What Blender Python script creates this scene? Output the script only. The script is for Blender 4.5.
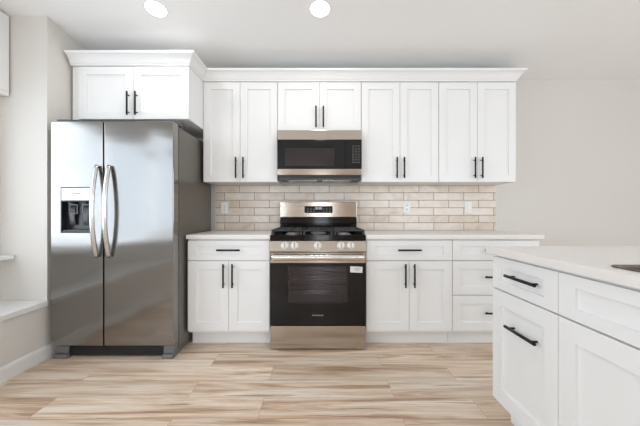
import bpy, bmesh, math, random
from mathutils import Vector, Matrix
random.seed(7)
for o in list(bpy.data.objects):
    bpy.data.objects.remove(o)
S = bpy.context.scene
COL = S.collection

# ------------------------------------------------------------------ camera
CAM_Z = 1.09
cd = bpy.data.cameras.new('camera')
cam = bpy.data.objects.new('camera', cd)
COL.objects.link(cam)
cd.sensor_width = 36.0
cd.lens = 36.0 * 300.0 / 640.0
cd.clip_start = 0.02
cam.location = (0, 0, CAM_Z)
cam.rotation_euler = (math.radians(90), 0, 0)
S.camera = cam

# ------------------------------------------------------------------ world, lights, exposure
S.view_settings.view_transform = 'Standard'
S.view_settings.look = 'None'
S.view_settings.gamma = 1.0
S.view_settings.use_curve_mapping = False
S.view_settings.exposure = -0.70
S.cycles.use_denoising = True
S.cycles.max_bounces = 10
S.cycles.diffuse_bounces = 6
S.cycles.glossy_bounces = 5
S.cycles.transparent_max_bounces = 10
S.cycles.sample_clamp_indirect = 6.0
w = bpy.data.worlds.new('sky')
S.world = w
w.use_nodes = True
bg = w.node_tree.nodes['Background']
bg.inputs[0].default_value = (0.88, 0.94, 1.0, 1)
bg.inputs[1].default_value = 3.0


def area_light(name, loc, rot, sx, sy, power, color=(1, 1, 1)):
    l = bpy.data.lights.new(name, 'AREA')
    l.shape = 'RECTANGLE'
    l.size, l.size_y = sx, sy
    l.energy = power
    l.color = color
    o = bpy.data.objects.new(name, l)
    COL.objects.link(o)
    o.location = loc
    o.rotation_euler = rot
    return o


R90 = math.pi / 2
# daylight entering by the bay window on the left; the other four are lights added out of view
area_light('bay_window_daylight', (-2.44, 0.45, 1.50), (0, -R90, 0), 1.40, 2.9, 60, (0.77, 0.885, 1.0))
area_light('rear_narrow_fill', (0.05, -4.17, 1.2), (R90, 0, 0), 0.42, 2.0, 22, (0.90, 0.95, 1.0))  # added light, a narrow bright reflection for the steel
area_light('rear_right_fill', (3.05, -4.17, 1.5), (R90, 0, 0), 2.3, 1.5, 88, (0.81, 0.905, 1.0))  # added light from the right rear
area_light('rear_left_fill', (-1.72, -4.17, 1.5), (R90, 0, 0), 0.5, 1.5, 46, (0.81, 0.905, 1.0))  # added frontal fill from the left rear
area_light('right_side_fill', (4.57, -0.6, 1.5), (0, R90, 0), 1.5, 3.6, 52, (0.81, 0.905, 1.0))  # added light from the right

# ------------------------------------------------------------------ materials


def srgb(r, g, b):
    f = lambda c: (c / 12.92 if c <= 0.04045 else ((c + 0.055) / 1.055) ** 2.4)
    return (f(r / 255), f(g / 255), f(b / 255), 1)


def newmat(name):
    m = bpy.data.materials.new(name)
    m.use_nodes = True
    nt = m.node_tree
    return m, nt, nt.nodes['Principled BSDF']


def N(nt, typ, **kw):
    n = nt.nodes.new(typ)
    for k, v in kw.items():
        setattr(n, k, v)
    return n


def coords(nt, scale=(1, 1, 1), loc=(0, 0, 0)):
    tc = N(nt, 'ShaderNodeNewGeometry')
    mp = N(nt, 'ShaderNodeMapping')
    mp.inputs['Scale'].default_value = scale
    mp.inputs['Location'].default_value = loc
    nt.links.new(tc.outputs['Position'], mp.inputs['Vector'])
    return mp.outputs['Vector']


def paint(name, col, rough=0.5, var=0.02, scale=6.0, bump=0.0, spec=0.5, metal=0.0):
    m, nt, p = newmat(name)
    p.inputs['Roughness'].default_value = rough
    p.inputs['Specular IOR Level'].default_value = spec
    p.inputs['Metallic'].default_value = metal
    v = coords(nt)
    no = N(nt, 'ShaderNodeTexNoise')
    no.inputs['Scale'].default_value = scale
    no.inputs['Detail'].default_value = 3
    nt.links.new(v, no.inputs['Vector'])
    mx = N(nt, 'ShaderNodeMix', data_type='RGBA')
    mx.inputs[6].default_value = tuple(c * (1 - var) for c in col[:3]) + (1,)
    mx.inputs[7].default_value = tuple(min(1, c * (1 + var)) for c in col[:3]) + (1,)
    nt.links.new(no.outputs['Fac'], mx.inputs[0])
    nt.links.new(mx.outputs[2], p.inputs['Base Color'])
    if bump:
        n2 = N(nt, 'ShaderNodeTexNoise')
        n2.inputs['Scale'].default_value = 140
        nt.links.new(v, n2.inputs['Vector'])
        b = N(nt, 'ShaderNodeBump')
        b.inputs['Strength'].default_value = bump
        b.inputs['Distance'].default_value = 0.002
        nt.links.new(n2.outputs['Fac'], b.inputs['Height'])
        nt.links.new(b.outputs[0], p.inputs['Normal'])
    return m


def steel(name, col, rough=0.22, wave=0.0, brush=(1.5, 1.5, 260)):
    """brushed stainless: fine brush lines vary the gloss, a slow wave bends the reflections"""
    m, nt, p = newmat(name)
    p.inputs['Metallic'].default_value = 1.0
    p.inputs['Base Color'].default_value = col
    v = coords(nt, brush)
    no = N(nt, 'ShaderNodeTexNoise')
    no.inputs['Scale'].default_value = 1.0
    no.inputs['Detail'].default_value = 4
    nt.links.new(v, no.inputs['Vector'])
    mr = N(nt, 'ShaderNodeMapRange')
    mr.inputs['To Min'].default_value = rough * 0.8
    mr.inputs['To Max'].default_value = rough * 1.25
    nt.links.new(no.outputs['Fac'], mr.inputs['Value'])
    nt.links.new(mr.outputs[0], p.inputs['Roughness'])
    if wave:
        v2 = coords(nt, (0.9, 0.9, 3.0))
        n2 = N(nt, 'ShaderNodeTexNoise')
        n2.inputs['Scale'].default_value = 1.0
        n2.inputs['Detail'].default_value = 1
        nt.links.new(v2, n2.inputs['Vector'])
        b = N(nt, 'ShaderNodeBump')
        b.inputs['Strength'].default_value = 1.0
        b.inputs['Distance'].default_value = wave
        nt.links.new(n2.outputs['Fac'], b.inputs['Height'])
        nt.links.new(b.outputs[0], p.inputs['Normal'])
    return m


M = {}
M['rear_wall'] = paint('rear_wall_tan', (0.52, 0.39, 0.28, 1), 0.8, 0.02, 1.5, 0.05, 0.3)  # unseen wall, tan chosen to warm the steel's reflections
M['wall'] = paint('wall_greige', (0.70, 0.672, 0.635, 1), 0.75, 0.012, 1.5, 0.05, 0.3)
M['ceiling'] = paint('ceiling_white', (0.91, 0.91, 0.905, 1), 0.85, 0.01, 2, 0.08, 0.2)
M['trim'] = paint('trim_white', (0.80, 0.80, 0.79, 1), 0.4, 0.01)
M['white'] = paint('cabinet_white', (0.84, 0.84, 0.835, 1), 0.38, 0.008, 4, 0, 0.45)
M['counter'] = paint('quartz_white', (0.80, 0.77, 0.745, 1), 0.3, 0.02, 25, 0, 0.3)
M['black'] = paint('matte_black_metal', (0.009, 0.009, 0.010, 1), 0.45, 0.1, 20, 0, 0.3)
M['iron'] = paint('cast_iron', (0.03, 0.03, 0.031, 1), 0.4, 0.2, 90, 0.2, 0.5)
M['enamel'] = paint('black_enamel', (0.006, 0.006, 0.007, 1), 0.1, 0.1, 20, 0, 0.35)
M['plastic_black'] = paint('black_plastic', (0.018, 0.018, 0.02, 1), 0.3, 0.1, 20)
M['plastic_grey'] = paint('grey_plastic', (0.10, 0.10, 0.105, 1), 0.4, 0.05, 20)
M['foot_grey'] = paint('foot_grey', (0.16, 0.16, 0.165, 1), 0.4, 0.03, 20)
M['display'] = paint('display_black', (0.012, 0.012, 0.013, 1), 0.35, 0.02, 20, 0, 0.2)
M['silver'] = paint('silver_plastic', (0.60, 0.60, 0.60, 1), 0.3, 0.02, 20, 0, 0.5, 0.3)
M['case'] = paint('fridge_side_grey', (0.135, 0.12, 0.10, 1), 0.3, 0.04, 30, 0.15, 0.6, 0.35)
M['plate'] = paint('outlet_white', (0.87, 0.865, 0.85, 1), 0.35, 0.01)
M['slot'] = paint('outlet_slot', (0.10, 0.09, 0.08, 1), 0.5, 0.02)
M['beige'] = paint('valance_beige', (0.60, 0.565, 0.50, 1), 0.8, 0.03, 30, 0.1, 0.2)
M['cavity'] = paint('oven_grey_enamel', (0.42, 0.40, 0.42, 1), 0.4, 0.1, 30)
M['screen'] = paint('microwave_screen', (0.24, 0.22, 0.215, 1), 0.5, 0.1, 60)
M['knob'] = paint('knob_metal', (0.80, 0.79, 0.77, 1), 0.38, 0.02, 20, 0, 0.5, 0.35)
M['aluminium'] = paint('burner_aluminium', (0.30, 0.30, 0.30, 1), 0.5, 0.05, 30, 0, 0.5, 0.6)
M['print'] = paint('grey_print', (0.55, 0.55, 0.55, 1), 0.5, 0.02)
M['print_grey'] = paint('grey_key_print', (0.30, 0.30, 0.30, 1), 0.5, 0.02)
M['print_dark'] = paint('dark_print', (0.12, 0.12, 0.12, 1), 0.5, 0.02)
M['sticker'] = paint('sticker_white', (0.75, 0.75, 0.76, 1), 0.5, 0.05, 60)
M['steel_fridge'] = steel('stainless_fridge', (0.295, 0.284, 0.274, 1), 0.14, 0.016)
M['steel'] = steel('stainless_range', (0.50, 0.45, 0.40, 1), 0.15, 0.002)
M['steel_handle'] = steel('stainless_handle', (0.66, 0.655, 0.65, 1), 0.25, 0.0, (200, 200, 3))
M['steel_bright'] = steel('bright_metal', (0.75, 0.74, 0.72, 1), 0.2)
M['steel_sink'] = steel('sink_metal', (0.17, 0.135, 0.11, 1), 0.45, 0.0)


def glass_mat(name, tint, clear, rough=0.03):
    m = bpy.data.materials.new(name)
    m.use_nodes = True
    nt = m.node_tree
    nt.nodes.clear()
    out = N(nt, 'ShaderNodeOutputMaterial')
    tr = N(nt, 'ShaderNodeBsdfTransparent')
    tr.inputs[0].default_value = tint
    gl = N(nt, 'ShaderNodeBsdfGlossy')
    gl.inputs['Roughness'].default_value = rough
    fr = N(nt, 'ShaderNodeFresnel')
    fr.inputs['IOR'].default_value = clear
    mx = N(nt, 'ShaderNodeMixShader')
    nt.links.new(fr.outputs[0], mx.inputs[0])
    nt.links.new(tr.outputs[0], mx.inputs[1])
    nt.links.new(gl.outputs[0], mx.inputs[2])
    nt.links.new(mx.outputs[0], out.inputs[0])
    return m


M['pane'] = glass_mat('window_glass', (0.97, 0.98, 0.98, 1), 1.25)
M['tinted'] = glass_mat('tinted_glass', (0.75, 0.72, 0.76, 1), 1.5)
M['tinted_mw'] = glass_mat('microwave_glass', (0.60, 0.56, 0.56, 1), 1.5)


def emit_mat(name, col, strength):
    m, nt, p = newmat(name)
    p.inputs['Base Color'].default_value = (0.8, 0.8, 0.8, 1)
    p.inputs['Emission Color'].default_value = col
    p.inputs['Emission Strength'].default_value = strength
    return m


M['lamp'] = emit_mat('led_lens', (1.0, 0.97, 0.92, 1), 9.0)
M['digits'] = emit_mat('display_digits', (0.85, 0.92, 1.0, 1), 0.6)


def floor_mat():
    m, nt, p = newmat('vinyl_plank_floor')
    L = nt.links.new
    geo = N(nt, 'ShaderNodeNewGeometry')
    br = N(nt, 'ShaderNodeTexBrick')
    br.offset = 0.37
    br.offset_frequency = 2
    br.inputs['Color1'].default_value = (0, 0, 0, 1)
    br.inputs['Color2'].default_value = (1, 1, 1, 1)
    br.inputs['Mortar'].default_value = (0.5, 0.5, 0.5, 1)
    br.inputs['Scale'].default_value = 1.0
    br.inputs['Mortar Size'].default_value = 0.0009
    br.inputs['Mortar Smooth'].default_value = 0.3
    br.inputs['Brick Width'].default_value = 1.22
    br.inputs['Row Height'].default_value = 0.182
    mp0 = N(nt, 'ShaderNodeMapping')
    mp0.inputs['Location'].default_value = (0.33, 0.05, 0)
    L(geo.outputs['Position'], mp0.inputs['Vector'])
    L(mp0.outputs[0], br.inputs['Vector'])
    # every plank reads another stretch of the wood
    off = N(nt, 'ShaderNodeVectorMath', operation='MULTIPLY')
    off.inputs[1].default_value = (17.0, 9.0, 31.0)
    L(br.outputs['Color'], off.inputs[0])
    add = N(nt, 'ShaderNodeVectorMath', operation='ADD')
    L(geo.outputs['Position'], add.inputs[0])
    L(off.outputs[0], add.inputs[1])

    def noise(scale_xyz, detail, rough, dist):
        mp = N(nt, 'ShaderNodeMapping')
        mp.inputs['Scale'].default_value = scale_xyz
        L(add.outputs[0], mp.inputs['Vector'])
        n = N(nt, 'ShaderNodeTexNoise')
        n.inputs['Scale'].default_value = 1.0
        n.inputs['Detail'].default_value = detail
        n.inputs['Roughness'].default_value = rough
        n.inputs['Distortion'].default_value = dist
        L(mp.outputs[0], n.inputs['Vector'])
        return n.outputs['Fac']

    broad = noise((0.6, 7.0, 1), 6, 0.6, 1.5)
    fine = noise((4.0, 85.0, 1), 6, 0.7, 0.8)
    dark = noise((0.75, 24.0, 1), 6, 0.62, 1.6)
    r1 = N(nt, 'ShaderNodeValToRGB')
    e = r1.color_ramp.elements
    e[0].position = 0.30
    e[0].color = srgb(172, 142, 115)
    e[1].position = 0.68
    e[1].color = srgb(240, 227, 213)
    x = e.new(0.40); x.color = srgb(202, 173, 147)
    x = e.new(0.47); x.color = srgb(224, 201, 178)
    x = e.new(0.56); x.color = srgb(234, 216, 198)
    L(broad, r1.inputs[0])
    # plank tone
    sep = N(nt, 'ShaderNodeSeparateColor')
    L(br.outputs['Color'], sep.inputs[0])
    tone = N(nt, 'ShaderNodeMapRange')
    tone.inputs['To Min'].default_value = 0.87
    tone.inputs['To Max'].default_value = 1.06
    L(sep.outputs[0], tone.inputs['Value'])
    fmr = N(nt, 'ShaderNodeMapRange')
    fmr.inputs['From Min'].default_value = 0.3
    fmr.inputs['From Max'].default_value = 0.7
    fmr.inputs['To Min'].default_value = 0.80
    fmr.inputs['To Max'].default_value = 1.07
    L(fine, fmr.inputs['Value'])
    mul = N(nt, 'ShaderNodeMath', operation='MULTIPLY')
    L(tone.outputs[0], mul.inputs[0])
    L(fmr.outputs[0], mul.inputs[1])
    sc = N(nt, 'ShaderNodeVectorMath', operation='SCALE')
    L(r1.outputs[0], sc.inputs[0])
    L(mul.outputs[0], sc.inputs['Scale'])
    # brown heartwood streaks
    dk = N(nt, 'ShaderNodeMapRange')
    dk.inputs['From Min'].default_value = 0.585
    dk.inputs['From Max'].default_value = 0.65
    dk.inputs['To Min'].default_value = 0.0
    dk.inputs['To Max'].default_value = 0.65
    L(dark, dk.inputs['Value'])
    mx = N(nt, 'ShaderNodeMix', data_type='RGBA')
    L(dk.outputs[0], mx.inputs[0])
    L(sc.outputs[0], mx.inputs[6])
    mx.inputs[7].default_value = srgb(134, 104, 80)
    # seams
    mx2 = N(nt, 'ShaderNodeMix', data_type='RGBA')
    L(br.outputs['Fac'], mx2.inputs[0])
    L(mx.outputs[2], mx2.inputs[6])
    mx2.inputs[7].default_value = srgb(150, 124, 100)
    L(mx2.outputs[2], p.inputs['Base Color'])
    p.inputs['Roughness'].default_value = 0.42
    p.inputs['Specular IOR Level'].default_value = 0.35
    b = N(nt, 'ShaderNodeBump')
    b.inputs['Strength'].default_value = 0.12
    b.inputs['Distance'].default_value = 0.002
    L(fine, b.inputs['Height'])
    L(b.outputs[0], p.inputs['Normal'])
    return m


M['floor'] = floor_mat()


def tile_mat():
    m, nt, p = newmat('beige_subway_tile')
    L = nt.links.new
    geo = N(nt, 'ShaderNodeNewGeometry')
    sep = N(nt, 'ShaderNodeSeparateXYZ')
    L(geo.outputs['Position'], sep.inputs[0])
    ax = N(nt, 'ShaderNodeMath', operation='ADD')
    ax.inputs[1].default_value = 0.819 + 0.304 * 10
    L(sep.outputs[0], ax.inputs[0])
    az = N(nt, 'ShaderNodeMath', operation='ADD')
    az.inputs[1].default_value = -0.915
    L(sep.outputs[2], az.inputs[0])
    cb = N(nt, 'ShaderNodeCombineXYZ')
    L(ax.outputs[0], cb.inputs[0])
    L(az.outputs[0], cb.inputs[1])
    br = N(nt, 'ShaderNodeTexBrick')
    br.offset = 0.5
    br.inputs['Color1'].default_value = (0, 0, 0, 1)
    br.inputs['Color2'].default_value = (1, 1, 1, 1)
    br.inputs['Mortar'].default_value = (0, 0, 0, 1)
    br.inputs['Scale'].default_value = 1.0
    br.inputs['Mortar Size'].default_value = 0.0028
    br.inputs['Mortar Smooth'].default_value = 0.2
    br.inputs['Brick Width'].default_value = 0.304
    br.inputs['Row Height'].default_value = 0.0762
    L(cb.outputs[0], br.inputs['Vector'])
    off = N(nt, 'ShaderNodeVectorMath', operation='MULTIPLY')
    off.inputs[1].default_value = (13.0, 7.0, 23.0)
    L(br.outputs['Color'], off.inputs[0])
    add = N(nt, 'ShaderNodeVectorMath', operation='ADD')
    L(cb.outputs[0], add.inputs[0])
    L(off.outputs[0], add.inputs[1])
    n = N(nt, 'ShaderNodeTexNoise')
    n.inputs['Scale'].default_value = 5.0
    n.inputs['Detail'].default_value = 6
    n.inputs['Distortion'].default_value = 1.8
    L(add.outputs[0], n.inputs['Vector'])
    s2 = N(nt, 'ShaderNodeSeparateColor')
    L(br.outputs['Color'], s2.inputs[0])
    mxv = N(nt, 'ShaderNodeMath', operation='MULTIPLY_ADD')
    mxv.inputs[1].default_value = 0.30
    L(s2.outputs[0], mxv.inputs[0])
    sc = N(nt, 'ShaderNodeMath', operation='MULTIPLY')
    sc.inputs[1].default_value = 0.78
    L(n.outputs['Fac'], sc.inputs[0])
    L(sc.outputs[0], mxv.inputs[2])
    r = N(nt, 'ShaderNodeValToRGB')
    e = r.color_ramp.elements
    e[0].position = 0.18
    e[0].color = srgb(192, 174, 153)
    e[1].position = 0.78
    e[1].color = srgb(235, 226, 216)
    x = e.new(0.38); x.color = srgb(216, 200, 183)
    x = e.new(0.55); x.color = srgb(227, 214, 201)
    L(mxv.outputs[0], r.inputs[0])
    mx = N(nt, 'ShaderNodeMix', data_type='RGBA')
    L(br.outputs['Fac'], mx.inputs[0])
    L(r.outputs[0], mx.inputs[6])
    mx.inputs[7].default_value = srgb(136, 122, 106)
    L(mx.outputs[2], p.inputs['Base Color'])
    rr = N(nt, 'ShaderNodeMapRange')
    rr.inputs['To Min'].default_value = 0.22
    rr.inputs['To Max'].default_value = 0.8
    L(br.outputs['Fac'], rr.inputs['Value'])
    L(rr.outputs[0], p.inputs['Roughness'])
    b = N(nt, 'ShaderNodeBump')
    b.invert = True
    b.inputs['Strength'].default_value = 0.5
    b.inputs['Distance'].default_value = 0.002
    L(br.outputs['Fac'], b.inputs['Height'])
    L(b.outputs[0], p.inputs['Normal'])
    return m


M['tile'] = tile_mat()

# ------------------------------------------------------------------ mesh helpers
BASE = {}


class Fr:
    """a plan frame: u runs to the right of someone facing the front, n comes out of the front"""

    def __init__(s, u, n, o=(0, 0)):
        s.u, s.n, s.o = u, n, o

    def P(s, u, n, z):
        return Vector((s.o[0] + s.u[0] * u + s.n[0] * n, s.o[1] + s.u[1] * u + s.n[1] * n, z))


W = Fr((1, 0), (0, 1))            # plain world axes
BACK = Fr((1, 0), (0, -1))        # things along the back wall: u = x, n = -y
ISL = Fr((0, -1), (-1, 0))        # island fronts: u = -y, n = -x


def quad(bm, a, b, c, d):
    try:
        return bm.faces.new((a, b, c, d))
    except ValueError:
        return None


def box(bm, fr, u0, u1, n0, n1, z0, z1):
    v = [bm.verts.new(fr.P(u, n, z)) for z in (z0, z1) for n in (n0, n1) for u in (u0, u1)]
    for f in ((0, 1, 3, 2), (4, 5, 7, 6), (0, 1, 5, 4), (2, 3, 7, 6), (0, 2, 6, 4), (1, 3, 7, 5)):
        bm.faces.new([v[i] for i in f])


def slab(bm, fr, u0, u1, z0, z1, nb, nf, hole, depth=None, slope=0.0):
    """a slab nb..nf thick whose front has a rectangular recess of that depth; None = an opening right through"""
    h0, h1, k0, k1 = hole
    R = lambda n, a, b, c, d: [bm.verts.new(fr.P(u, n, z)) for u, z in ((a, c), (b, c), (b, d), (a, d))]
    of = R(nf, u0, u1, z0, z1)
    ob = R(nb, u0, u1, z0, z1)
    jf = R(nf, h0, h1, k0, k1)
    n2 = nb if depth is None else nf - depth
    jb = R(n2, h0 + slope, h1 - slope, k0 + slope, k1 - slope)
    for i in range(4):
        j = (i + 1) % 4
        quad(bm, of[i], of[j], jf[j], jf[i])
        quad(bm, jf[i], jf[j], jb[j], jb[i])
        quad(bm, of[i], of[j], ob[j], ob[i])
        if depth is None:
            quad(bm, ob[i], ob[j], jb[j], jb[i])
    if depth is not None:
        bm.faces.new(jb)
        bm.faces.new(ob)


def sweep(bm, pts, side, ru, rn, seg=10):
    """a bar along pts with an elliptical section; side = the section's first axis"""
    rings = []
    n = len(pts)
    for i, p in enumerate(pts):
        t = (pts[min(i + 1, n - 1)] - pts[max(i - 1, 0)]).normalized()
        s = (side - t * side.dot(t)).normalized()
        q = t.cross(s)
        a = ru[i] if isinstance(ru, (list, tuple)) else ru
        b = rn[i] if isinstance(rn, (list, tuple)) else rn
        rings.append([bm.verts.new(p + s * a * math.cos(2 * math.pi * k / seg) + q * b * math.sin(2 * math.pi * k / seg)) for k in range(seg)])
    for r0, r1 in zip(rings, rings[1:]):
        for k in range(seg):
            f = quad(bm, r0[k], r0[(k + 1) % seg], r1[(k + 1) % seg], r1[k])
            f.smooth = True
    bm.faces.new(rings[0])
    bm.faces.new(rings[-1])


def rod(bm, a, b, r, seg=10):
    a, b = Vector(a), Vector(b)
    d = (b - a).normalized()
    side = Vector((0, 0, 1)) if abs(d.z) < 0.9 else Vector((1, 0, 0))
    sweep(bm, [a, b], side, r, r, seg)


def lathe(bm, centre, axis, prof, seg=28):
    """prof: (distance along axis, radius) pairs"""
    axis = Vector(axis).normalized()
    s = axis.orthogonal().normalized()
    q = axis.cross(s)
    c = Vector(centre)
    rings = []
    for h, r in prof:
        rings.append([bm.verts.new(c + axis * h + (s * math.cos(2 * math.pi * k / seg) + q * math.sin(2 * math.pi * k / seg)) * r) for k in range(seg)])
    for r0, r1 in zip(rings, rings[1:]):
        for k in range(seg):
            f = quad(bm, r0[k], r0[(k + 1) % seg], r1[(k + 1) % seg], r1[k])
    bm.faces.new(rings[0])
    bm.faces.new(rings[-1])


def ob(name, bm, mat, parent=None, bevel=0.0, seg=2, smooth=False, origin=None, label=None):
    bmesh.ops.recalc_face_normals(bm, faces=bm.faces[:])
    base = BASE[parent] if parent is not None else Vector(origin or (0, 0, 0))
    for v in bm.verts:
        v.co -= base
    me = bpy.data.meshes.new(name)
    bm.to_mesh(me)
    bm.free()
    me.materials.append(M[mat])
    if smooth:
        for p in me.polygons:
            p.use_smooth = True
    o = bpy.data.objects.new(name, me)
    COL.objects.link(o)
    if parent is not None:
        o.parent = parent
    else:
        o.location = base
    BASE[o] = base
    if bevel:
        md = o.modifiers.new('bevel', 'BEVEL')
        md.width = bevel
        md.segments = seg
        md.limit_method = 'ANGLE'
        md.angle_limit = math.radians(35)
    if label:
        o['label'] = label
    return o


def tag(o, label, cat, group=None):
    o['label'] = label
    o['category'] = cat
    if group:
        o['group'] = group
    return o


def thing(name, loc, label, cat, group=None):
    o = bpy.data.objects.new(name, None)
    o.empty_display_size = 0.1
    COL.objects.link(o)
    o.location = loc
    BASE[o] = Vector(loc)
    return tag(o, label, cat, group)


def struct(name, bm, mat, bevel=0.0, parent=None):
    o = ob(name, bm, mat, parent, bevel)
    if parent is None:
        o['kind'] = 'structure'
    return o


def B():
    return bmesh.new()


def b1(fr, *a):
    bm = B()
    box(bm, fr, *a)
    return bm


def text_mesh(name, body, size, loc, mat, parent, width=None):
    """raised lettering facing the room (-y)"""
    cu = bpy.data.curves.new(name, 'FONT')
    cu.body = body
    cu.size = size
    cu.align_x = 'CENTER'
    cu.align_y = 'CENTER'
    cu.extrude = 0.0004
    t = bpy.data.objects.new(name, cu)
    COL.objects.link(t)
    dg = bpy.context.evaluated_depsgraph_get()
    me = bpy.data.meshes.new_from_object(t.evaluated_get(dg))
    COL.objects.unlink(t)
    bpy.data.objects.remove(t)
    xs = [v.co.x for v in me.vertices]
    k = 1.0 if not width else width / (max(xs) - min(xs))
    me.transform(Matrix.Translation(Vector(loc) - BASE[parent]) @ Matrix.Rotation(R90, 4, 'X') @ Matrix.Diagonal((k, 1, 1, 1)))
    me.materials.clear()
    me.materials.append(M[mat])
    o = bpy.data.objects.new(name, me)
    COL.objects.link(o)
    o.parent = parent
    BASE[o] = BASE[parent]
    return o


# ------------------------------------------------------------------ room
YB = 3.06                 # back wall
XL = -2.05                # left wall plane
XBAY = -2.40              # bay window plane
XR = 4.6
YR = -4.2
HB = 2.446                # ceiling height at the back wall
SL = 0.155                # the ceiling rises towards the middle of the house
YBAY0, YBAY1 = -1.40, 2.254


def ceil_z(y):
    m = (YB + YR) / 2
    return HB + SL * (YB - y) if y > m else HB + SL * (y - YR)


struct('floor', b1(W, -2.7, XR + 0.1, YR - 0.1, YB + 0.1, -0.08, 0.0), 'floor')
bm = B()
ys = [YB + 0.12, (YB + YR) / 2, YR - 0.12]
lo = [[bm.verts.new((x, y, HB - 0.12 * SL if i != 1 else ceil_z(y))) for x in (-2.7, XR + 0.12)] for i, y in enumerate(ys)]
hi = [[bm.verts.new((v.co.x, v.co.y, v.co.z + 0.12)) for v in r] for r in lo]
for i in (0, 1):
    quad(bm, lo[i][0], lo[i][1], lo[i + 1][1], lo[i + 1][0])
    quad(bm, hi[i][0], hi[i][1], hi[i + 1][1], hi[i + 1][0])
    for k in (0, 1):
        quad(bm, lo[i][k], lo[i + 1][k], hi[i + 1][k], hi[i][k])
for i in (0, 2):
    quad(bm, lo[i][0], lo[i][1], hi[i][1], hi[i][0])
struct('ceiling', bm, 'ceiling')
struct('wall_back', b1(W, -2.7, XR + 0.1, YB, YB + 0.1, 0, HB + 0.02), 'wall')
struct('wall_left', b1(W, -2.6, XL, YBAY1, YB, 0, 2.66), 'wall')
struct('wall_left_rear', b1(W, -2.6, XL, YR, YBAY0, 0, 3.1), 'wall')
struct('wall_left_knee', b1(W, XL - 0.12, XL, YBAY0, YBAY1, 0, 0.397), 'wall')
# bay wall with its window opening
bm = B()
slab(bm, Fr((0, 1), (1, 0)), YBAY0, YBAY1, 0.0, 3.1, -2.55, XBAY, (-1.0, 1.98, 0.80, 2.20))
struct('wall_bay', bm, 'wall')
struct('trim_1', b1(W, XBAY, XL + 0.016, YBAY0, YBAY1 - 0.001, 0.397, 0.433), 'trim', 0.003)     # window seat ledge
struct('trim_2', b1(W, XBAY, -2.285, YBAY0 + 0.001, YBAY1 - 0.012, 0.748, 0.776), 'trim', 0.003)  # window sill
bm = B()
FB = Fr((0, 1), (1, 0))
slab(bm, FB, -0.998, 1.978, 0.802, 2.198, -2.53, -2.46, (-0.94, 1.92, 0.86, 2.14))
for c in (0.01, 0.97):
    box(bm, FB, c - 0.025, c + 0.025, -2.525, -2.465, 0.85, 2.15)
w1 = struct('window_1', bm, 'trim', 0.002)
bm = B()
box(bm, FB, -0.95, 1.93, -2.50, -2.495, 0.85, 2.15)
ob('pane', bm, 'pane', w1)
# unseen rear wall; its openings and the right window are added for light, reflections
bm = B()
for a, b_, c, d in ((-2.7, -2.03, 0, 2.62), (-1.41, -0.20, 0, 2.62), (-2.03, -1.41, 2.3, 2.62), (-2.03, -1.41, 0, 0.7), (0.30, 1.85, 0, 2.62), (4.25, 4.7, 0, 2.62), (-0.20, 0.30, 2.25, 2.62), (1.85, 4.25, 2.3, 2.62), (1.85, 4.25, 0, 0.7)):
    box(bm, W, a, b_, YR - 0.1, YR, c, d)
struct('wall_rear', bm, 'rear_wall')
FRW = Fr((1, 0), (0, 1))
bm = B()
slab(bm, FRW, -0.198, 0.298, 0.002, 2.248, YR - 0.08, YR - 0.03, (-0.15, 0.25, 0.12, 2.2))
dr = struct('added_door_1', bm, 'trim')  # unseen door, added for the bright reflection in the steel
ob('pane', b1(W, -0.16, 0.26, YR - 0.06, YR - 0.055, 0.11, 2.21), 'pane', dr)
bm = B()
slab(bm, FRW, 1.852, 4.248, 0.702, 2.298, YR - 0.08, YR - 0.03, (1.91, 4.19, 0.76, 2.24))
w2 = struct('added_window_2', bm, 'trim')  # unseen window, added to light the room from behind
ob('pane', b1(W, 1.90, 4.20, YR - 0.06, YR - 0.055, 0.75, 2.25), 'pane', w2)
bm = B()
slab(bm, FRW, -2.028, -1.412, 0.702, 2.298, YR - 0.08, YR - 0.03, (-1.97, -1.47, 0.76, 2.24))
w4 = struct('added_window_4', bm, 'trim')  # unseen window, added for more frontal fill
ob('pane', b1(W, -1.98, -1.46, YR - 0.06, YR - 0.055, 0.75, 2.25), 'pane', w4)
bm = B()
FRR = Fr((0, -1), (-1, 0))
slab(bm, FRR, -YB, -YR, 0, 3.05, -XR - 0.1, -XR, (-1.25, 2.45, 0.7, 2.3))
struct('wall_right', bm, 'wall')
bm = B()
slab(bm, FRR, -1.248, 2.448, 0.702, 2.298, -XR - 0.08, -XR - 0.03, (-1.19, 2.39, 0.76, 2.24))
w3 = struct('added_window_3', bm, 'trim')  # unseen window, added to light the room from the right
ob('pane', b1(W, XR + 0.055, XR + 0.06, -2.40, 1.20, 0.75, 2.25), 'pane', w3)


def baseboard(name, fr, u0, u1, n0):
    bm = B()
    prof = [(0, 0), (0.014, 0), (0.014, 0.078), (0.010, 0.092), (0.004, 0.10), (0, 0.10)]
    r0 = [bm.verts.new(fr.P(u0, n0 + a, z)) for a, z in prof]
    r1 = [bm.verts.new(fr.P(u1, n0 + a, z)) for a, z in prof]
    for i in range(len(prof)):
        j = (i + 1) % len(prof)
        quad(bm, r0[i], r0[j], r1[j], r1[i])
    bm.faces.new(r0)
    bm.faces.new(r1)
    struct(name, bm, 'trim')


baseboard('baseboard_left', Fr((0, 1), (1, 0)), YBAY0, YB - 0.001, XL)
baseboard('baseboard_back', BACK, 1.795, XR - 0.001, -YB)
baseboard('baseboard_right', Fr((0, -1), (-1, 0)), -YB + 0.02, -YR - 0.02, -XR)

# ------------------------------------------------------------------ cabinets
GAP = 0.0016


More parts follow.
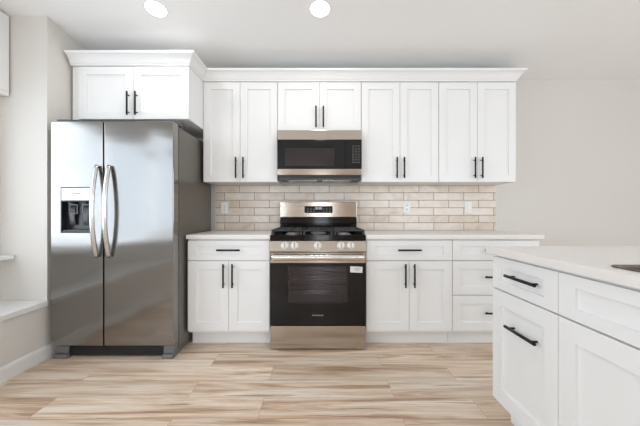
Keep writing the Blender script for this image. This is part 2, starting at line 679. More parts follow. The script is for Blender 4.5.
def pull_bm(fr, u, z, n, length, vertical):
    """a black bar pull standing off plane n on two posts"""
    bm = B()
    h = length / 2
    k = h - 0.026
    so = 0.030
    if vertical:
        rod(bm, fr.P(u, n + so, z - h), fr.P(u, n + so, z + h), 0.0072, 12)
        ends = [(u, z - k), (u, z + k)]
    else:
        rod(bm, fr.P(u - h, n + so, z), fr.P(u + h, n + so, z), 0.0072, 12)
        ends = [(u - k, z), (u + k, z)]
    for a, b_ in ends:
        rod(bm, fr.P(a, n + 0.0, b_), fr.P(a, n + so, b_), 0.0048, 10)
    return bm


def front(name, parent, fr, u0, u1, z0, z1, nf, stile, rail, pull=None):
    """a shaker door or drawer front; pull = (u, z, length, vertical, on the panel?)"""
    bm = B()
    slab(bm, fr, u0 + GAP, u1 - GAP, z0 + GAP, z1 - GAP, nf - 0.0195, nf,
         (u0 + stile, u1 - stile, z0 + rail, z1 - rail), 0.012, 0.0005)
    d = ob(name, bm, 'white', parent, 0.0012)
    if pull:
        u, z, ln, vert, on_panel = pull
        ob('handle', pull_bm(fr, u, z, nf - (0.012 if on_panel else 0.0), ln, vert), 'black', d, label='matte black bar handle')
    return d


def wall_cab(fr, u0, u1, z0, z1, nf, nback, loc, label, split, pulls_z, stile=0.066, filler=0.0, plen=0.19):
    t = thing('wall_cabinet', loc, label, 'cabinet', 'white upper cabinets')
    bm = B()
    # open-bottomed box look: sides, top, recessed bottom
    slab(bm, Fr(fr.u, fr.n, fr.o), u0, u1, z0, z1, nback, nf - 0.021, (u0 + 0.018, u1 - 0.018, z0 + 0.02, z1 - 0.02), 0.012)
    ob('cabinet_body', bm, 'white', t, 0.001)
    a = u0 + filler
    if filler:
        ob('filler_strip', b1(fr, u0 + 0.001, a - 0.002, nf - 0.0205, nf - 0.015, z0, z1), 'white', t)
    front('door', t, fr, a, split, z0, z1 - 0.003, nf, stile, stile, (split - 0.033, pulls_z, plen, True, False))
    front('door', t, fr, split, u1, z0, z1 - 0.003, nf, stile, stile, (split + 0.033, pulls_z, plen, True, False))
    return t


UF = -2.733      # n of the upper doors (n = -y)
UZ = 1.372
UT = 2.286
NB = -YB
wall_cab(BACK, -1.064, -0.388, UZ, UT, UF, NB, (-0.726, 2.9, UZ), 'white two-door upper cabinet beside the fridge, left of the microwave', -0.728, 1.50)
wall_cab(BACK, -0.386, 0.375, 1.832, UT, UF, NB, (0, 2.9, 1.832), 'short white two-door upper cabinet directly above the microwave', -0.003, 1.96)
wall_cab(BACK, 0.377, 1.081, UZ, UT, UF, NB, (0.73, 2.9, UZ), 'white two-door upper cabinet just right of the microwave', 0.729, 1.50)
wall_cab(BACK, 1.083, 1.786, UZ, UT, UF, NB, (1.43, 2.9, UZ), 'white two-door upper cabinet at the right end of the run, by the bare wall', 1.434, 1.50)
wall_cab(BACK, -2.024, -1.066, 1.853, UT, -2.44, NB, (-1.55, 2.75, 1.853), 'deep white two-door cabinet above the stainless refrigerator', -1.520, 1.975, filler=0.056)

# crown moulding running over the fridge cabinet and on along the uppers
bm = B()
prof = [(-0.02, 2.288), (0.004, 2.288), (0.006, 2.300), (0.014, 2.308), (0.022, 2.325), (0.034, 2.343), (0.048, 2.357), (0.060, 2.363), (0.062, 2.368), (0.062, 2.382), (-0.02, 2.382)]
path = [(-2.026, 2.44, 0, -1), (-1.066, 2.44, 1, -1), (-1.066, 2.733, 1, -1), (1.786, 2.733, 1, -1), (1.786, YB - 0.004, 1, 0)]
rings = [[bm.verts.new((x + dx * n, y + dy * n, z)) for n, z in prof] for x, y, dx, dy in path]
for r0, r1 in zip(rings, rings[1:]):
    for i in range(len(prof)):
        j = (i + 1) % len(prof)
        quad(bm, r0[i], r0[j], r1[j], r1[i])
bm.faces.new(rings[0])
bm.faces.new(rings[-1])
tag(ob('crown_moulding', bm, 'white', origin=(-1.066, 2.733, 2.288)), 'white flared crown moulding along the tops of all the upper cabinets', 'moulding')


def base_body(t, fr, u0, u1, nf, nback, ztop=0.879):
    bm = B()
    box(bm, fr, u0 + 0.0005, u1 - 0.0005, nback, nf - 0.021, 0.115, ztop)
    ob('cabinet_body', bm, 'white', t, 0.001)
    ob('toe_kick', b1(fr, u0 + 0.0005, u1 - 0.0005, nf - 0.12, nf - 0.095, 0.0, 0.115), 'white', t)


BF = -2.43
NBASE = -YB + 0.001
for u0, u1, label in ((-1.073, -0.407, 'white base cabinet with one drawer over two doors, between fridge and range'),
                      (0.374, 1.072, 'white base cabinet with one drawer over two doors, right of the range')):
    c = (u0 + u1) / 2
    t = thing('base_cabinet', (c, 2.75, 0), label, 'cabinet', 'white base cabinets along the back wall')
    base_body(t, BACK, u0, u1, BF, NBASE)
    front('drawer', t, BACK, u0, u1, 0.706, 0.868, BF, 0.070, 0.045, (c, 0.790, 0.188, False, True))
    front('door', t, BACK, u0, c, 0.134, 0.702, BF, 0.070, 0.070, (c - 0.036, 0.585, 0.19, True, False))
    front('door', t, BACK, c, u1, 0.134, 0.702, BF, 0.070, 0.070, (c + 0.036, 0.585, 0.19, True, False))
t = thing('drawer_cabinet', (1.426, 2.75, 0), 'white base cabinet of three drawers at the right end of the back wall', 'cabinet', 'white base cabinets along the back wall')
base_body(t, BACK, 1.074, 1.779, BF, NBASE)
for z0, z1, pz, rl in ((0.706, 0.868, 0.790, 0.045), (0.426, 0.702, 0.573, 0.068), (0.134, 0.422, 0.281, 0.068)):
    front('drawer', t, BACK, 1.074, 1.779, z0, z1, BF, 0.070, rl, (1.426, pz, 0.19, False, True))

# counters on the back wall
tag(ob('countertop', b1(BACK, -1.076, -0.4005, NBASE, -2.405, 0.880, 0.915), 'counter', origin=(-0.74, 2.73, 0.88), bevel=0.003),
    'short white countertop between the refrigerator and the range', 'countertop', 'white countertops')
tag(ob('countertop', b1(BACK, 0.3685, 1.802, NBASE, -2.405, 0.880, 0.915), 'counter', origin=(1.08, 2.73, 0.88), bevel=0.003),
    'long white countertop to the right of the range under the tiled wall', 'countertop', 'white countertops')
bm = B()
box(bm, BACK, -1.063, 1.788, -YB + 0.0005, -YB + 0.010, 0.9155, 1.3715)
bs = tag(ob('tile_backsplash', bm, 'tile', origin=(0.36, YB, 0.9155)), 'beige subway tile backsplash between countertop and upper cabinets', 'backsplash')
for x in (-1.068, 1.7885):
    ob('edge_strip', b1(BACK, x, x + 0.0045, -YB + 0.0005, -YB + 0.011, 0.9155, 1.3715), 'trim', bs)

# ------------------------------------------------------------------ refrigerator
FD = 2.23
t = thing('refrigerator', (-1.545, 2.6, 0), 'stainless steel side-by-side refrigerator with ice dispenser against the left wall', 'refrigerator')
FF = -FD
FB_ = -3.0
ob('case', b1(BACK, -1.999, -1.090, FB_, FF - 0.090, 0.035, 1.752), 'case', t, 0.004, label='grey painted refrigerator case')
ob('gasket', b1(BACK, -1.992, -1.097, FF - 0.090, FF - 0.078, 0.11, 1.745), 'plastic_black', t)
# freezer door with the dispenser opening
bm = B()
slab(bm, BACK, -2.0, -1.614, 0.102, 1.774, FF - 0.078, FF, (-1.928, -1.692, 0.944, 1.280), 0.062)
fd = ob('freezer_door', bm, 'steel_fridge', t, 0.005, 3)
rd = ob('fridge_door', b1(BACK, -1.606, -1.088, FF - 0.078, FF, 0.102, 1.774), 'steel_fridge', t, 0.007, 3)


def fridge_handle(door, x):
    bm = B()
    pts, ru, rn = [], [], []
    for i in range(33):
        f = i / 32
        z = 0.765 + f * 0.675
        bow = math.sin(math.pi * f)
        n = FF + 0.014 + 0.052 * bow ** 0.75
        pts.append(BACK.P(x, n, z))
        e = min(1, min(f, 1 - f) / 0.08)
        ru.append(0.0125 + 0.0045 * e)
        rn.append(0.013)
    sweep(bm, pts, Vector((1, 0, 0)), ru, rn, 14)
    ob('handle', bm, 'steel_handle', door, label='bowed brushed steel handle')


fridge_handle(fd, -1.648)
fridge_handle(rd, -1.556)
# dispenser
ob('dispenser_panel', b1(BACK, -1.9255, -1.6945, FF - 0.060, FF - 0.001, 1.183, 1.2775), 'silver', fd, 0.003, label='silver dispenser control panel')
bm = B()
slab(bm, BACK, -1.9275, -1.6925, 0.9445, 1.182, FF - 0.0605, FF + 0.002, (-1.919, -1.701, 0.952, 1.175), 0.056)
ob('dispenser_recess', bm, 'plastic_black', fd, 0.002, label='black dispenser recess')
bm = B()
for x, zz in ((-1.870, 1.09), (-1.765, 1.09)):
    rod(bm, BACK.P(x, FF - 0.028, 1.173), BACK.P(x, FF - 0.028, zz + 0.05), 0.018, 14)
    pts = [BACK.P(x, FF - 0.034, zz + 0.055), BACK.P(x, FF - 0.030, zz), BACK.P(x, FF - 0.034, zz - 0.05), BACK.P(x, FF - 0.042, zz - 0.09)]
    sweep(bm, pts, Vector((1, 0, 0)), [0.03, 0.024, 0.02, 0.026], 0.005, 12)
ob('dispenser_paddle', bm, 'plastic_grey', fd)
for x in (-1.84, -1.745):
    bm = B()
    slab(bm, BACK, x - 0.032, x + 0.028, 1.085, 1.155, FF - 0.018, FF - 0.012, (x - 0.026, x + 0.022, 1.091, 1.149))
    ob('dispenser_spout', bm, 'plastic_grey', fd)
bm = B()
slab(bm, BACK, -1.915, -1.705, 0.9525, 0.962, FF - 0.052, FF - 0.004, (-1.9, -1.72, 0.954, 0.9605), 0.006)
for k in range(8):
    rod(bm, BACK.P(-1.90 + k * 0.0257, FF - 0.05, 0.963), BACK.P(-1.90 + k * 0.0257, FF - 0.006, 0.963), 0.002, 6)
ob('drip_tray', bm, 'plastic_grey', fd)
text_mesh('logo', 'FRIGIDAIRE', 0.012, BACK.P(-1.81, FF - 0.0006, 1.235), 'print_dark', fd, 0.062)
# bottom grille and feet
bm = B()
box(bm, BACK, -1.93, -1.17, FF - 0.09, FF - 0.045, 0.012, 0.095)
for k in range(5):
    box(bm, BACK, -1.93, -1.17, FF - 0.045, FF - 0.040, 0.030 + k * 0.012, 0.036 + k * 0.012)
ob('base_grille', bm, 'plastic_black', t)
for x0, x1 in ((-2.0, -1.895), (-1.18, -1.097)):
    bm = B()
    box(bm, BACK, x0, x1, FF - 0.16, FF - 0.008, 0.0, 0.032)
    box(bm, BACK, x0, x1, FF - 0.16, FF - 0.03, 0.032, 0.098)
    ob('foot', bm, 'foot_grey', t, 0.006)
for x in (-1.94, -1.15):
    ob('hinge_cover', b1(BACK, x - 0.045, x + 0.055, FF - 0.17, FF - 0.03, 1.7755, 1.797), 'plastic_grey', t, 0.006)

# ------------------------------------------------------------------ gas range
RX0, RX1 = -0.397, 0.365
RC = (RX0 + RX1) / 2
RF = -2.382            # n of the oven door front
t = thing('gas_range', (RC, 2.7, 0), 'stainless steel gas range with black oven door and five front knobs', 'range')
bm = B()
slab(bm, BACK, RX0, RX1, 0.03, 0.868, -3.03, RF - 0.045, (RX0 + 0.11, RX1 - 0.11, 0.33, 0.66), 0.42)
ob('range_body', bm, 'plastic_black', t)
bm = B()
slab(bm, BACK, RX0 + 0.111, RX1 - 0.111, 0.331, 0.659, RF - 0.46, RF - 0.046, (RX0 + 0.115, RX1 - 0.115, 0.335, 0.655), 0.41)
ob('oven_cavity', bm, 'cavity', t)
for z in (0.43, 0.545):
    bm = B()
    for k in range(2):
        rod(bm, BACK.P(RX0 + 0.118, RF - 0.09 - k * 0.3, z), BACK.P(RX1 - 0.118, RF - 0.09 - k * 0.3, z), 0.005, 8)
    rod(bm, BACK.P(RX0 + 0.118, RF - 0.09, z + 0.02), BACK.P(RX1 - 0.118, RF - 0.09, z + 0.02), 0.004, 8)
    for k in range(16):
        x = RX0 + 0.125 + k * (RX1 - RX0 - 0.25) / 15
        rod(bm, BACK.P(x, RF - 0.085, z), BACK.P(x, RF - 0.42, z), 0.0022, 6)
    ob('oven_rack', bm, 'steel_bright', t)
# storage drawer
ob('bottom_drawer', b1(BACK, RX0 + 0.002, RX1 - 0.002, RF - 0.044, RF, 0.012, 0.192), 'steel', t, 0.003)
for x in (RX0 + 0.05, RX1 - 0.05):
    for n in (-2.48, -2.95):
        bm = B()
        lathe(bm, BACK.P(x, n, 0), (0, 0, 1), [(0, 0.018), (0.01, 0.018), (0.012, 0.01), (0.031, 0.01)], 14)
        ob('foot', bm, 'plastic_black', t)
# oven door: black glass frame, tinted window, stainless top rail, bar handle
bm = B()
slab(bm, BACK, RX0 + 0.002, RX1 - 0.002, 0.199, 0.692, RF - 0.040, RF, (RX0 + 0.142, RX1 - 0.142, 0.375, 0.665))
dr = ob('oven_door', bm, 'enamel', t, 0.002, label='black glass oven door')
ob('oven_window', b1(BACK, RX0 + 0.1422, RX1 - 0.1422, RF - 0.006, RF - 0.0006, 0.3752, 0.6648), 'tinted', dr, label='tinted oven window')
ob('door_rail', b1(BACK, RX0 + 0.002, RX1 - 0.002, RF - 0.040, RF + 0.001, 0.6925, 0.776), 'steel', dr, 0.002, label='stainless door rail')
bm = B()
hz = 0.742
pts = [BACK.P(RX0 + 0.016, RF + 0.043, hz), BACK.P(RX0 + 0.03, RF + 0.045, hz), BACK.P(RX1 - 0.03, RF + 0.045, hz), BACK.P(RX1 - 0.016, RF + 0.043, hz)]
sweep(bm, pts, Vector((0, 0, 1)), 0.021, 0.011, 14)
for x in (RX0 + 0.035, RX1 - 0.035):
    box(bm, BACK, x - 0.012, x + 0.012, RF + 0.001, RF + 0.042, hz - 0.012, hz + 0.012)
ob('handle', bm, 'steel_handle', dr, label='polished steel bar handle')
text_mesh('logo', 'FRIGIDAIRE', 0.012, BACK.P(RC - 0.002, RF + 0.0004, 0.277), 'print', dr, 0.088)
bm = B()
c = BACK.P(0.288, RF + 0.0008, 0.641)
hw, hh, a = 0.049, 0.024, math.radians(-3)
v = []
for n in (0.0, 0.0006):
    for du, dz in ((-hw, -hh), (hw, -hh), (hw, hh), (-hw, hh)):
        v.append(bm.verts.new(c + Vector((du * math.cos(a) - dz * math.sin(a), -n, du * math.sin(a) + dz * math.cos(a)))))
for f in ((0, 1, 2, 3), (4, 5, 6, 7), (0, 1, 5, 4), (1, 2, 6, 5), (2, 3, 7, 6), (3, 0, 4, 7)):
    bm.faces.new([v[i] for i in f])
st = ob('sticker', bm, 'sticker', t, label='white paper sticker on the glass')
bm = B()
for k, (du0, du1) in enumerate(((-0.012, 0.038), (-0.012, 0.026), (-0.012, 0.034))):
    z = 0.650 - k * 0.011
    box(bm, BACK, 0.288 + du0, 0.288 + du1, RF + 0.0015, RF + 0.0017, z, z + 0.004)
ob('sticker_print', bm, 'print_grey', st)
# control panel with knobs
bm = B()
pr = [(RF - 0.03, 0.781), (RF + 0.006, 0.781), (RF + 0.006, 0.790), (RF - 0.012, 0.866), (RF - 0.03, 0.867)]
r0 = [bm.verts.new(BACK.P(RX0, n, z)) for n, z in pr]
r1 = [bm.verts.new(BACK.P(RX1, n, z)) for n, z in pr]
for i in range(5):
    quad(bm, r0[i], r0[(i + 1) % 5], r1[(i + 1) % 5], r1[i])
bm.faces.new(r0)
bm.faces.new(r1)
cp = ob('control_panel', bm, 'steel', t, 0.0015)
ax = Vector((0, -math.cos(0.233), math.sin(0.233)))
for x in (-0.279, -0.203, -0.018, 0.166, 0.243):
    bm = B()
    c = BACK.P(x, RF - 0.0035, 0.829)
    lathe(bm, c, ax, [(0, 0.032), (0.004, 0.032), (0.006, 0.029), (0.022, 0.027), (0.026, 0.024)], 26)
    kn = ob('knob', bm, 'knob', t, 0.001)
    # grip ridge across the knob
    bm = B()
    s = Vector((1, 0, 0))
    q = ax.cross(s).normalized()
    v = [bm.verts.new(c + ax * h + s * a * 0.0055 + q * b_ * 0.022) for h in (0.0262, 0.036) for a, b_ in ((-1, -1), (1, -1), (1, 1), (-1, 1))]
    for f in ((0, 1, 2, 3), (4, 5, 6, 7), (0, 1, 5, 4), (1, 2, 6, 5), (2, 3, 7, 6), (3, 0, 4, 7)):
        bm.faces.new([v[i] for i in f])
    ob('grip', bm, 'steel', kn, 0.001)
# cooktop
bm = B()
slab(bm, Fr((1, 0), (0, -1)), RX0 - 0.0, RX1 + 0.0, 0.869, 0.913, -2.985, RF - 0.014, (RX0 + 0.02, RX1 - 0.02, 0.875, 0.905), 0.002)
ct = ob('cooktop', bm, 'enamel', t, 0.004)
burn = [(-0.235, 2.53), (-0.235, 2.83), (-0.016, 2.68), (0.203, 2.53), (0.203, 2.83)]
for x, y in burn:
    bm = B()
    k = 1.25 if abs(x) < 0.1 else 1.0
    lathe(bm, (x, y, 0.9135), (0, 0, 1), [(0, 0.055 * k), (0.006, 0.05 * k), (0.008, 0.038 * k), (0.016, 0.038 * k)], 24)
    bh = ob('burner_head', bm, 'aluminium', t)
    bm = B()
    lathe(bm, (x, y, 0.930), (0, 0, 1), [(0, 0.040 * k), (0.006, 0.042 * k), (0.010, 0.036 * k)], 24)
    ob('burner_cap', bm, 'iron', bh)
gx = [(-0.392, -0.143), (-0.139, 0.107), (0.111, 0.360)]
for gi, (a, b_) in enumerate(gx):
    bm = B()
    y0, y1, z = 2.412, 2.945, 0.948
    th = 0.007

    def bar(p, q):
        sweep(bm, [Vector(p), Vector(q)], Vector((0, 0, 1)), 0.008, th, 8)

    bar((a + th, y0 + 0.01, z), (b_ - th, y0 + 0.01, z))
    bar((a + th, y1 - 0.01, z), (b_ - th, y1 - 0.01, z))
    bar((a + th, y0 + 0.01, z), (a + th, y1 - 0.01, z))
    bar((b_ - th, y0 + 0.01, z), (b_ - th, y1 - 0.01, z))
    cx = (a + b_) / 2
    ym = (y0 + y1) / 2
    bar((a + th, ym, z), (b_ - th, ym, z))
    centres = [(cx, 2.53), (cx, 2.83)] if gi != 1 else [(cx, ym)]
    for px, py in centres:
        rr = 0.10 if gi != 1 else 0.23
        for dx, dy in ((1, 0), (-1, 0), (0, 1), (0, -1)):
            e = (b_ - th if dx > 0 else a + th if dx < 0 else px, py + dy * (0.12 if gi != 1 else 0.25))
            bar((px + dx * 0.028, py + dy * 0.028, z + 0.004), (e[0] if dx else px, e[1] if dy else py, z))
    for px, py in ((a + 0.012, y0 + 0.014), (b_ - 0.012, y0 + 0.014), (a + 0.012, y1 - 0.014), (b_ - 0.012, y1 - 0.014)):
        box(bm, W, px - 0.008, px + 0.008, py - 0.008, py + 0.008, 0.9135, z)
    # solid outer side rails, stooping towards the front corners
    for side, xx in ((0, a), (2, b_ - 0.010)):
        if gi == side:
            pr = [(y0 + 0.004, 0.9135), (y0 + 0.004, 0.935), (y0 + 0.03, 0.951), (y1 - 0.02, 0.953), (y1 - 0.004, 0.945), (y1 - 0.004, 0.9135)]
            q0 = [bm.verts.new((xx, yy, zz)) for yy, zz in pr]
            q1 = [bm.verts.new((xx + 0.010, yy, zz)) for yy, zz in pr]
            for i in range(6):
                quad(bm, q0[i], q0[(i + 1) % 6], q1[(i + 1) % 6], q1[i])
            bm.faces.new(q0)
            bm.faces.new(q1)
    ob('grate', bm, 'iron', t, 0.0)
# curved grate ends rising at both sides
bm = B()
box(bm, BACK, RX0 + 0.002, RX1 - 0.002, -3.03, -2.975, 0.9135, 1.047)
box(bm, BACK, RX0 + 0.002, RX1 - 0.002, -2.975, -2.955, 0.985, 1.025)
ob('backguard_base', bm, 'enamel', t, 0.004)
bg_ = ob('backguard', b1(BACK, RX0 + 0.002, RX1 - 0.002, -3.035, -2.962, 1.048, 1.200), 'steel', t, 0.004)
ob('display', b1(BACK, -0.153, 0.123, -2.9618, -2.959, 1.090, 1.158), 'display', bg_, 0.001, label='black clock display panel')
for side in ((0, 1, 2), (5, 6, 7)):
    bm = B()
    for k in side:
        x = -0.128 + k * 0.031
        box(bm, BACK, x, x + 0.016, -2.9589, -2.9582, 1.107, 1.110)
        box(bm, BACK, x, x + 0.016, -2.9589, -2.9582, 1.128, 1.131)
    ob('display_marks', bm, 'print', bg_)
bm = B()
for dx in (-0.028, -0.013, 0.006, 0.021):
    x = -0.015 + dx
    slab(bm, BACK, x, x + 0.010, 1.126, 1.146, -2.9589, -2.9582, (x + 0.0025, x + 0.0075, 1.129, 1.143))
ob('clock_digits', bm, 'digits', bg_)

# ------------------------------------------------------------------ microwave
MF = -2.660
MX0, MX1 = -0.377, 0.370
t = thing('microwave', (-0.003, 2.86, 1.402), 'stainless over-the-range microwave with dark glass door above the range', 'microwave')
bm = B()
slab(bm, BACK, MX0 + 0.002, MX1 - 0.002, 1.402, 1.826, -3.055, MF - 0.032, (MX0 + 0.05, MX0 + 0.46, 1.47, 1.76), 0.30)
ob('microwave_body', bm, 'plastic_black', t, 0.004)
ob('top_band', b1(BACK, MX0, MX1, MF - 0.031, MF, 1.741, 1.825), 'steel', t, 0.002, label='stainless top band')
ob('bottom_band', b1(BACK, MX0, MX1, MF - 0.031, MF, 1.427, 1.481), 'steel', t, 0.002, label='stainless bottom band')
bm = B()
slab(bm, BACK, MX0, 0.222, 1.482, 1.740, MF - 0.030, MF, (MX0 + 0.065, MX0 + 0.505, 1.508, 1.668))
md = ob('microwave_door', bm, 'enamel', t, 0.0015, label='black glass microwave door')
ob('door_window', b1(BACK, MX0 + 0.0652, MX0 + 0.5048, MF - 0.006, MF - 0.0008, 1.5082, 1.6678), 'tinted_mw', md)
bm = B()
slab(bm, BACK, MX0 + 0.0652, MX0 + 0.5048, 1.5082, 1.6678, MF - 0.028, MF - 0.012, (MX0 + 0.07, MX0 + 0.50, 1.513, 1.663), 0.002)
ob('door_mesh_screen', bm, 'screen', md)
cp = ob('control_panel', b1(BACK, 0.224, MX1, MF - 0.030, MF, 1.482, 1.740), 'enamel', t, 0.0015, label='black touch control panel')
bm = B()
for r in range(7):
    for c in range(3):
        x = 0.288 + c * 0.026
        z = 1.680 - r * 0.024
        wdt = 0.008 if (r + c) % 3 else 0.011
        box(bm, BACK, x, x + wdt, MF + 0.0002, MF + 0.0008, z, z + 0.005)
ob('keypad_marks', bm, 'print_grey', cp)
ob('clock_window', b1(BACK, 0.282, 0.352, MF + 0.0002, MF + 0.0008, 1.700, 1.722), 'enamel', cp)
for a, b_ in ((-0.30, -0.03), (0.02, 0.29)):
    bm = B()
    slab(bm, Fr((1, 0), (0, 0)), a, b_, 0, 0, 0, 0, (a, b_, 0, 0)) if False else None
    box(bm, BACK, a, b_, -2.98, -2.80, 1.396, 1.4015)
    for k in range(9):
        box(bm, BACK, a + 0.005, b_ - 0.005, -2.97 + k * 0.019, -2.962 + k * 0.019, 1.393, 1.396)
    ob('grease_filter', bm, 'steel_bright', t)
ob('underside_trim', b1(BACK, MX0 + 0.03, MX1 - 0.03, MF - 0.06, MF - 0.033, 1.392, 1.4015), 'plastic_grey', t, 0.003)

# ------------------------------------------------------------------ outlets on the tiles


def outlet(x, z, label, name='wall_outlet', rocker=False):
    t = thing(name, (x, YB - 0.0102, z), label, 'outlet' if not rocker else 'switch', 'white wall plates on the backsplash')
    n = -YB + 0.0102
    ob('plate', b1(BACK, x - 0.036, x + 0.036, n, n + 0.005, z - 0.058, z + 0.058), 'plate', t, 0.003)
    if rocker:
        ob('rocker', b1(BACK, x - 0.016, x + 0.016, n + 0.005, n + 0.009, z - 0.033, z + 0.033), 'plate', t, 0.002)
    else:
        for dz in (-0.021, 0.021):
            bm = B()
            lathe(bm, BACK.P(x, n + 0.005, z + dz), (0, -1, 0), [(0, 0.0165), (0.003, 0.0165), (0.0035, 0.0155)], 20)
            r = ob('receptacle', bm, 'plate', t)
            bm = B()
            for dx in (-0.0065, 0.0065):
                box(bm, BACK, x + dx - 0.0012, x + dx + 0.0012, n + 0.0086, n + 0.0092, z + dz - 0.002, z + dz + 0.007)
            box(bm, BACK, x - 0.0025, x + 0.0025, n + 0.0086, n + 0.0092, z + dz - 0.0105, z + dz - 0.006)
            ob('slot', bm, 'slot', r)
    for dz in ((0,) if not rocker else (-0.045, 0.045)):
        bm = B()
        lathe(bm, BACK.P(x, n + 0.005, z + dz), (0, -1, 0), [(0, 0.003), (0.001, 0.0025)], 10)
        ob('screw', bm, 'steel_bright', t)


outlet(-0.968, 1.141, 'white duplex outlet on the tiles left of the range, near the refrigerator')
outlet(0.882, 1.148, 'white duplex outlet on the tiles just right of the range')
outlet(1.507, 1.148, 'white rocker wall switch at the right end of the backsplash', 'wall_switch', True)

# ------------------------------------------------------------------ island
IF = -0.902             # n of the island fronts (n = -x)
IB = -1.52
FAR, MID, NEAR = -1.569, -1.137, -0.30     # u = -y
t = thing('island_cabinet', (1.2, 1.353, 0), 'white island cabinet at the far end, drawer over a pull-out door with black bars', 'cabinet', 'island cabinets')
base_body(t, ISL, FAR, MID, IF, IB)
c = (FAR + MID) / 2 + 0.017
front('drawer', t, ISL, FAR, MID, 0.706, 0.868, IF, 0.072, 0.045, (c, 0.790, 0.20, False, True))
front('door', t, ISL, FAR, MID, 0.134, 0.702, IF, 0.072, 0.075, (c, 0.548, 0.20, False, True))
t = thing('sink_cabinet', (1.2, 0.72, 0), 'white island cabinet under the sink, nearest the camera, with no pulls in view', 'cabinet', 'island cabinets')
bm = B()
fs = ISL
for a, b_, n0, n1, z0, z1 in ((MID + 0.0005, MID + 0.019, IB, IF - 0.021, 0.115, 0.879), (NEAR - 0.019, NEAR - 0.0005, IB, IF - 0.021, 0.115, 0.879),
                              (MID + 0.019, NEAR - 0.019, IB, IF - 0.021, 0.115, 0.133), (MID + 0.019, NEAR - 0.019, IB, IB + 0.012, 0.133, 0.879),
                              (MID + 0.019, NEAR - 0.019, IF - 0.040, IF - 0.021, 0.133, 0.879)):
    box(bm, fs, a, b_, n0, n1, z0, z1)
ob('cabinet_body', bm, 'white', t)
ob('toe_kick', b1(ISL, MID + 0.0005, NEAR - 0.0005, IF - 0.12, IF - 0.095, 0, 0.115), 'white', t)
front('false_drawer_front', t, ISL, MID, NEAR, 0.706, 0.868, IF, 0.075, 0.045)
m_ = (MID + NEAR) / 2
front('door', t, ISL, MID, m_, 0.134, 0.702, IF, 0.075, 0.075, (m_ - 0.036, 0.585, 0.19, True, False))
front('door', t, ISL, m_, NEAR, 0.134, 0.702, IF, 0.075, 0.075, (m_ + 0.036, 0.585, 0.19, True, False))
t = tag(ob('island_back_panel', b1(W, 1.525, 1.545, 0.30, 1.569, 0, 0.879), 'white', origin=(1.535, 0.93, 0)), 'white panel along the seating side of the island', 'panel')


def rrect(x0, x1, y0, y1, r, seg=6):
    pts = []
    for cx, cy, a0 in ((x1 - r, y1 - r, 0), (x0 + r, y1 - r, 90), (x0 + r, y0 + r, 180), (x1 - r, y0 + r, 270)):
        for k in range(seg + 1):
            a = math.radians(a0 + 90 * k / seg)
            pts.append((cx + r * math.cos(a), cy + r * math.sin(a)))
    return pts


bm = B()
outer = [bm.verts.new((x, y, 0.915)) for x, y in rrect(0.880, 1.88, 0.255, 1.598, 0.006, 2)]
inner = [bm.verts.new((x, y, 0.915)) for x, y in rrect(0.952, 1.40, 0.40, 0.986, 0.03)]
ed = []
for loop in (outer, inner):
    for i in range(len(loop)):
        ed.append(bm.edges.new((loop[i], loop[(i + 1) % len(loop)])))
r = bmesh.ops.triangle_fill(bm, edges=ed, use_beauty=True)
top = [f for f in bm.faces]
ex = bmesh.ops.extrude_face_region(bm, geom=top)
for g in ex['geom']:
    if isinstance(g, bmesh.types.BMVert):
        g.co.z = 0.880
tag(ob('countertop', bm, 'counter', origin=(1.3, 0.93, 0.88), bevel=0.003), 'white island countertop with a sink cut-out, at the right of the photo', 'countertop', 'white countertops')
bm = B()
loops = []
for off, z, rr in ((-0.010, 0.9178, 0.04), (-0.009, 0.919, 0.039), (0.004, 0.919, 0.03), (0.006, 0.914, 0.028), (0.009, 0.72, 0.03), (0.03, 0.69, 0.03)):
    loops.append([bm.verts.new((x, y, z)) for x, y in rrect(0.952 + off, 1.40 - off, 0.40 + off, 0.986 - off, rr)])
for a, b_ in zip(loops, loops[1:]):
    for i in range(len(a)):
        quad(bm, a[i], a[(i + 1) % len(a)], b_[(i + 1) % len(a)], b_[i])
bm.faces.new(loops[-1])
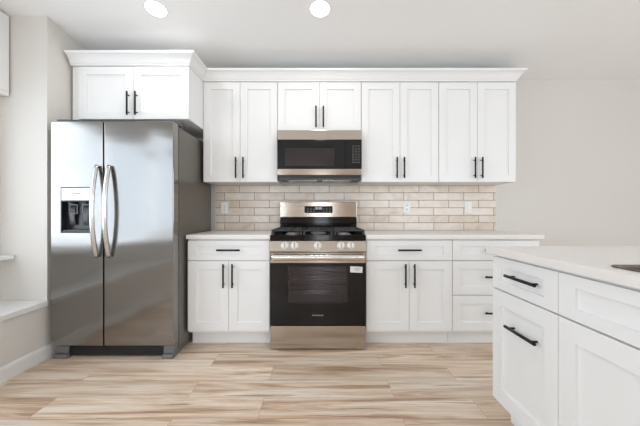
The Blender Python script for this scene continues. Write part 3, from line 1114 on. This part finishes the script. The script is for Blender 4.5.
snk = ob('kitchen_sink', bm, 'steel_sink', origin=(1.2, 0.7, 0.69))
md = snk.modifiers.new('thickness', 'SOLIDIFY')
md.thickness = 0.002
md.offset = -1
tag(snk, 'brownish grey kitchen sink set in the island countertop', 'sink')
bm = B()
lathe(bm, (1.196, 0.70, 0.6905), (0, 0, 1), [(0, 0.045), (0.003, 0.043), (0.003, 0.03), (0.0015, 0.028)], 24)
ob('drain', bm, 'steel_bright', snk)

# ------------------------------------------------------------------ ceiling lights, valance
tilt = math.atan(SL)
for x, where in ((-1.197, 'round recessed ceiling light nearer the fridge, left of the two'), (0.0, 'round recessed ceiling light above the range, right of the two')):
    y = 2.19
    z = ceil_z(y)
    t = thing('ceiling_light', (x, y, z), where, 'ceiling light', 'recessed ceiling lights')
    ax = Vector((0, -math.sin(tilt), -math.cos(tilt)))
    bm = B()
    lathe(bm, (x, y, z), ax, [(0.0005, 0.082), (0.003, 0.080), (0.004, 0.072), (0.0005, 0.071)], 40)
    ob('trim_ring', bm, 'trim', t)
    bm = B()
    lathe(bm, (x, y, z), ax, [(0.001, 0.070), (0.0045, 0.069), (0.0055, 0.066)], 40)
    ob('lens', bm, 'lamp', t, label='glowing white lens')
    l = bpy.data.lights.new('downlight', 'AREA')
    l.shape = 'DISK'
    l.size = 0.13
    l.energy = 5
    l.color = (1.0, 0.965, 0.92)
    lo_ = bpy.data.objects.new('downlight', l)
    COL.objects.link(lo_)
    lo_.location = Vector((x, y, z)) + ax * 0.012
    lo_.rotation_euler = (-tilt, 0, 0)
t = thing('window_valance', (XBAY, 1.0, 1.965), 'beige valance box edged in white, high in the bay window at top left', 'valance')
ob('valance_board', b1(W, XBAY + 0.001, -2.354, 0.3, YBAY1 - 0.013, 1.995, 2.56), 'beige', t)
bm = B()
box(bm, W, XBAY + 0.001, -2.323, 0.29, YBAY1 - 0.012, 1.962, 1.994)
box(bm, W, -2.353, -2.323, 0.29, YBAY1 - 0.012, 1.995, 2.56)
ob('valance_edge', bm, 'trim', t, 0.002, label='white valance edging')
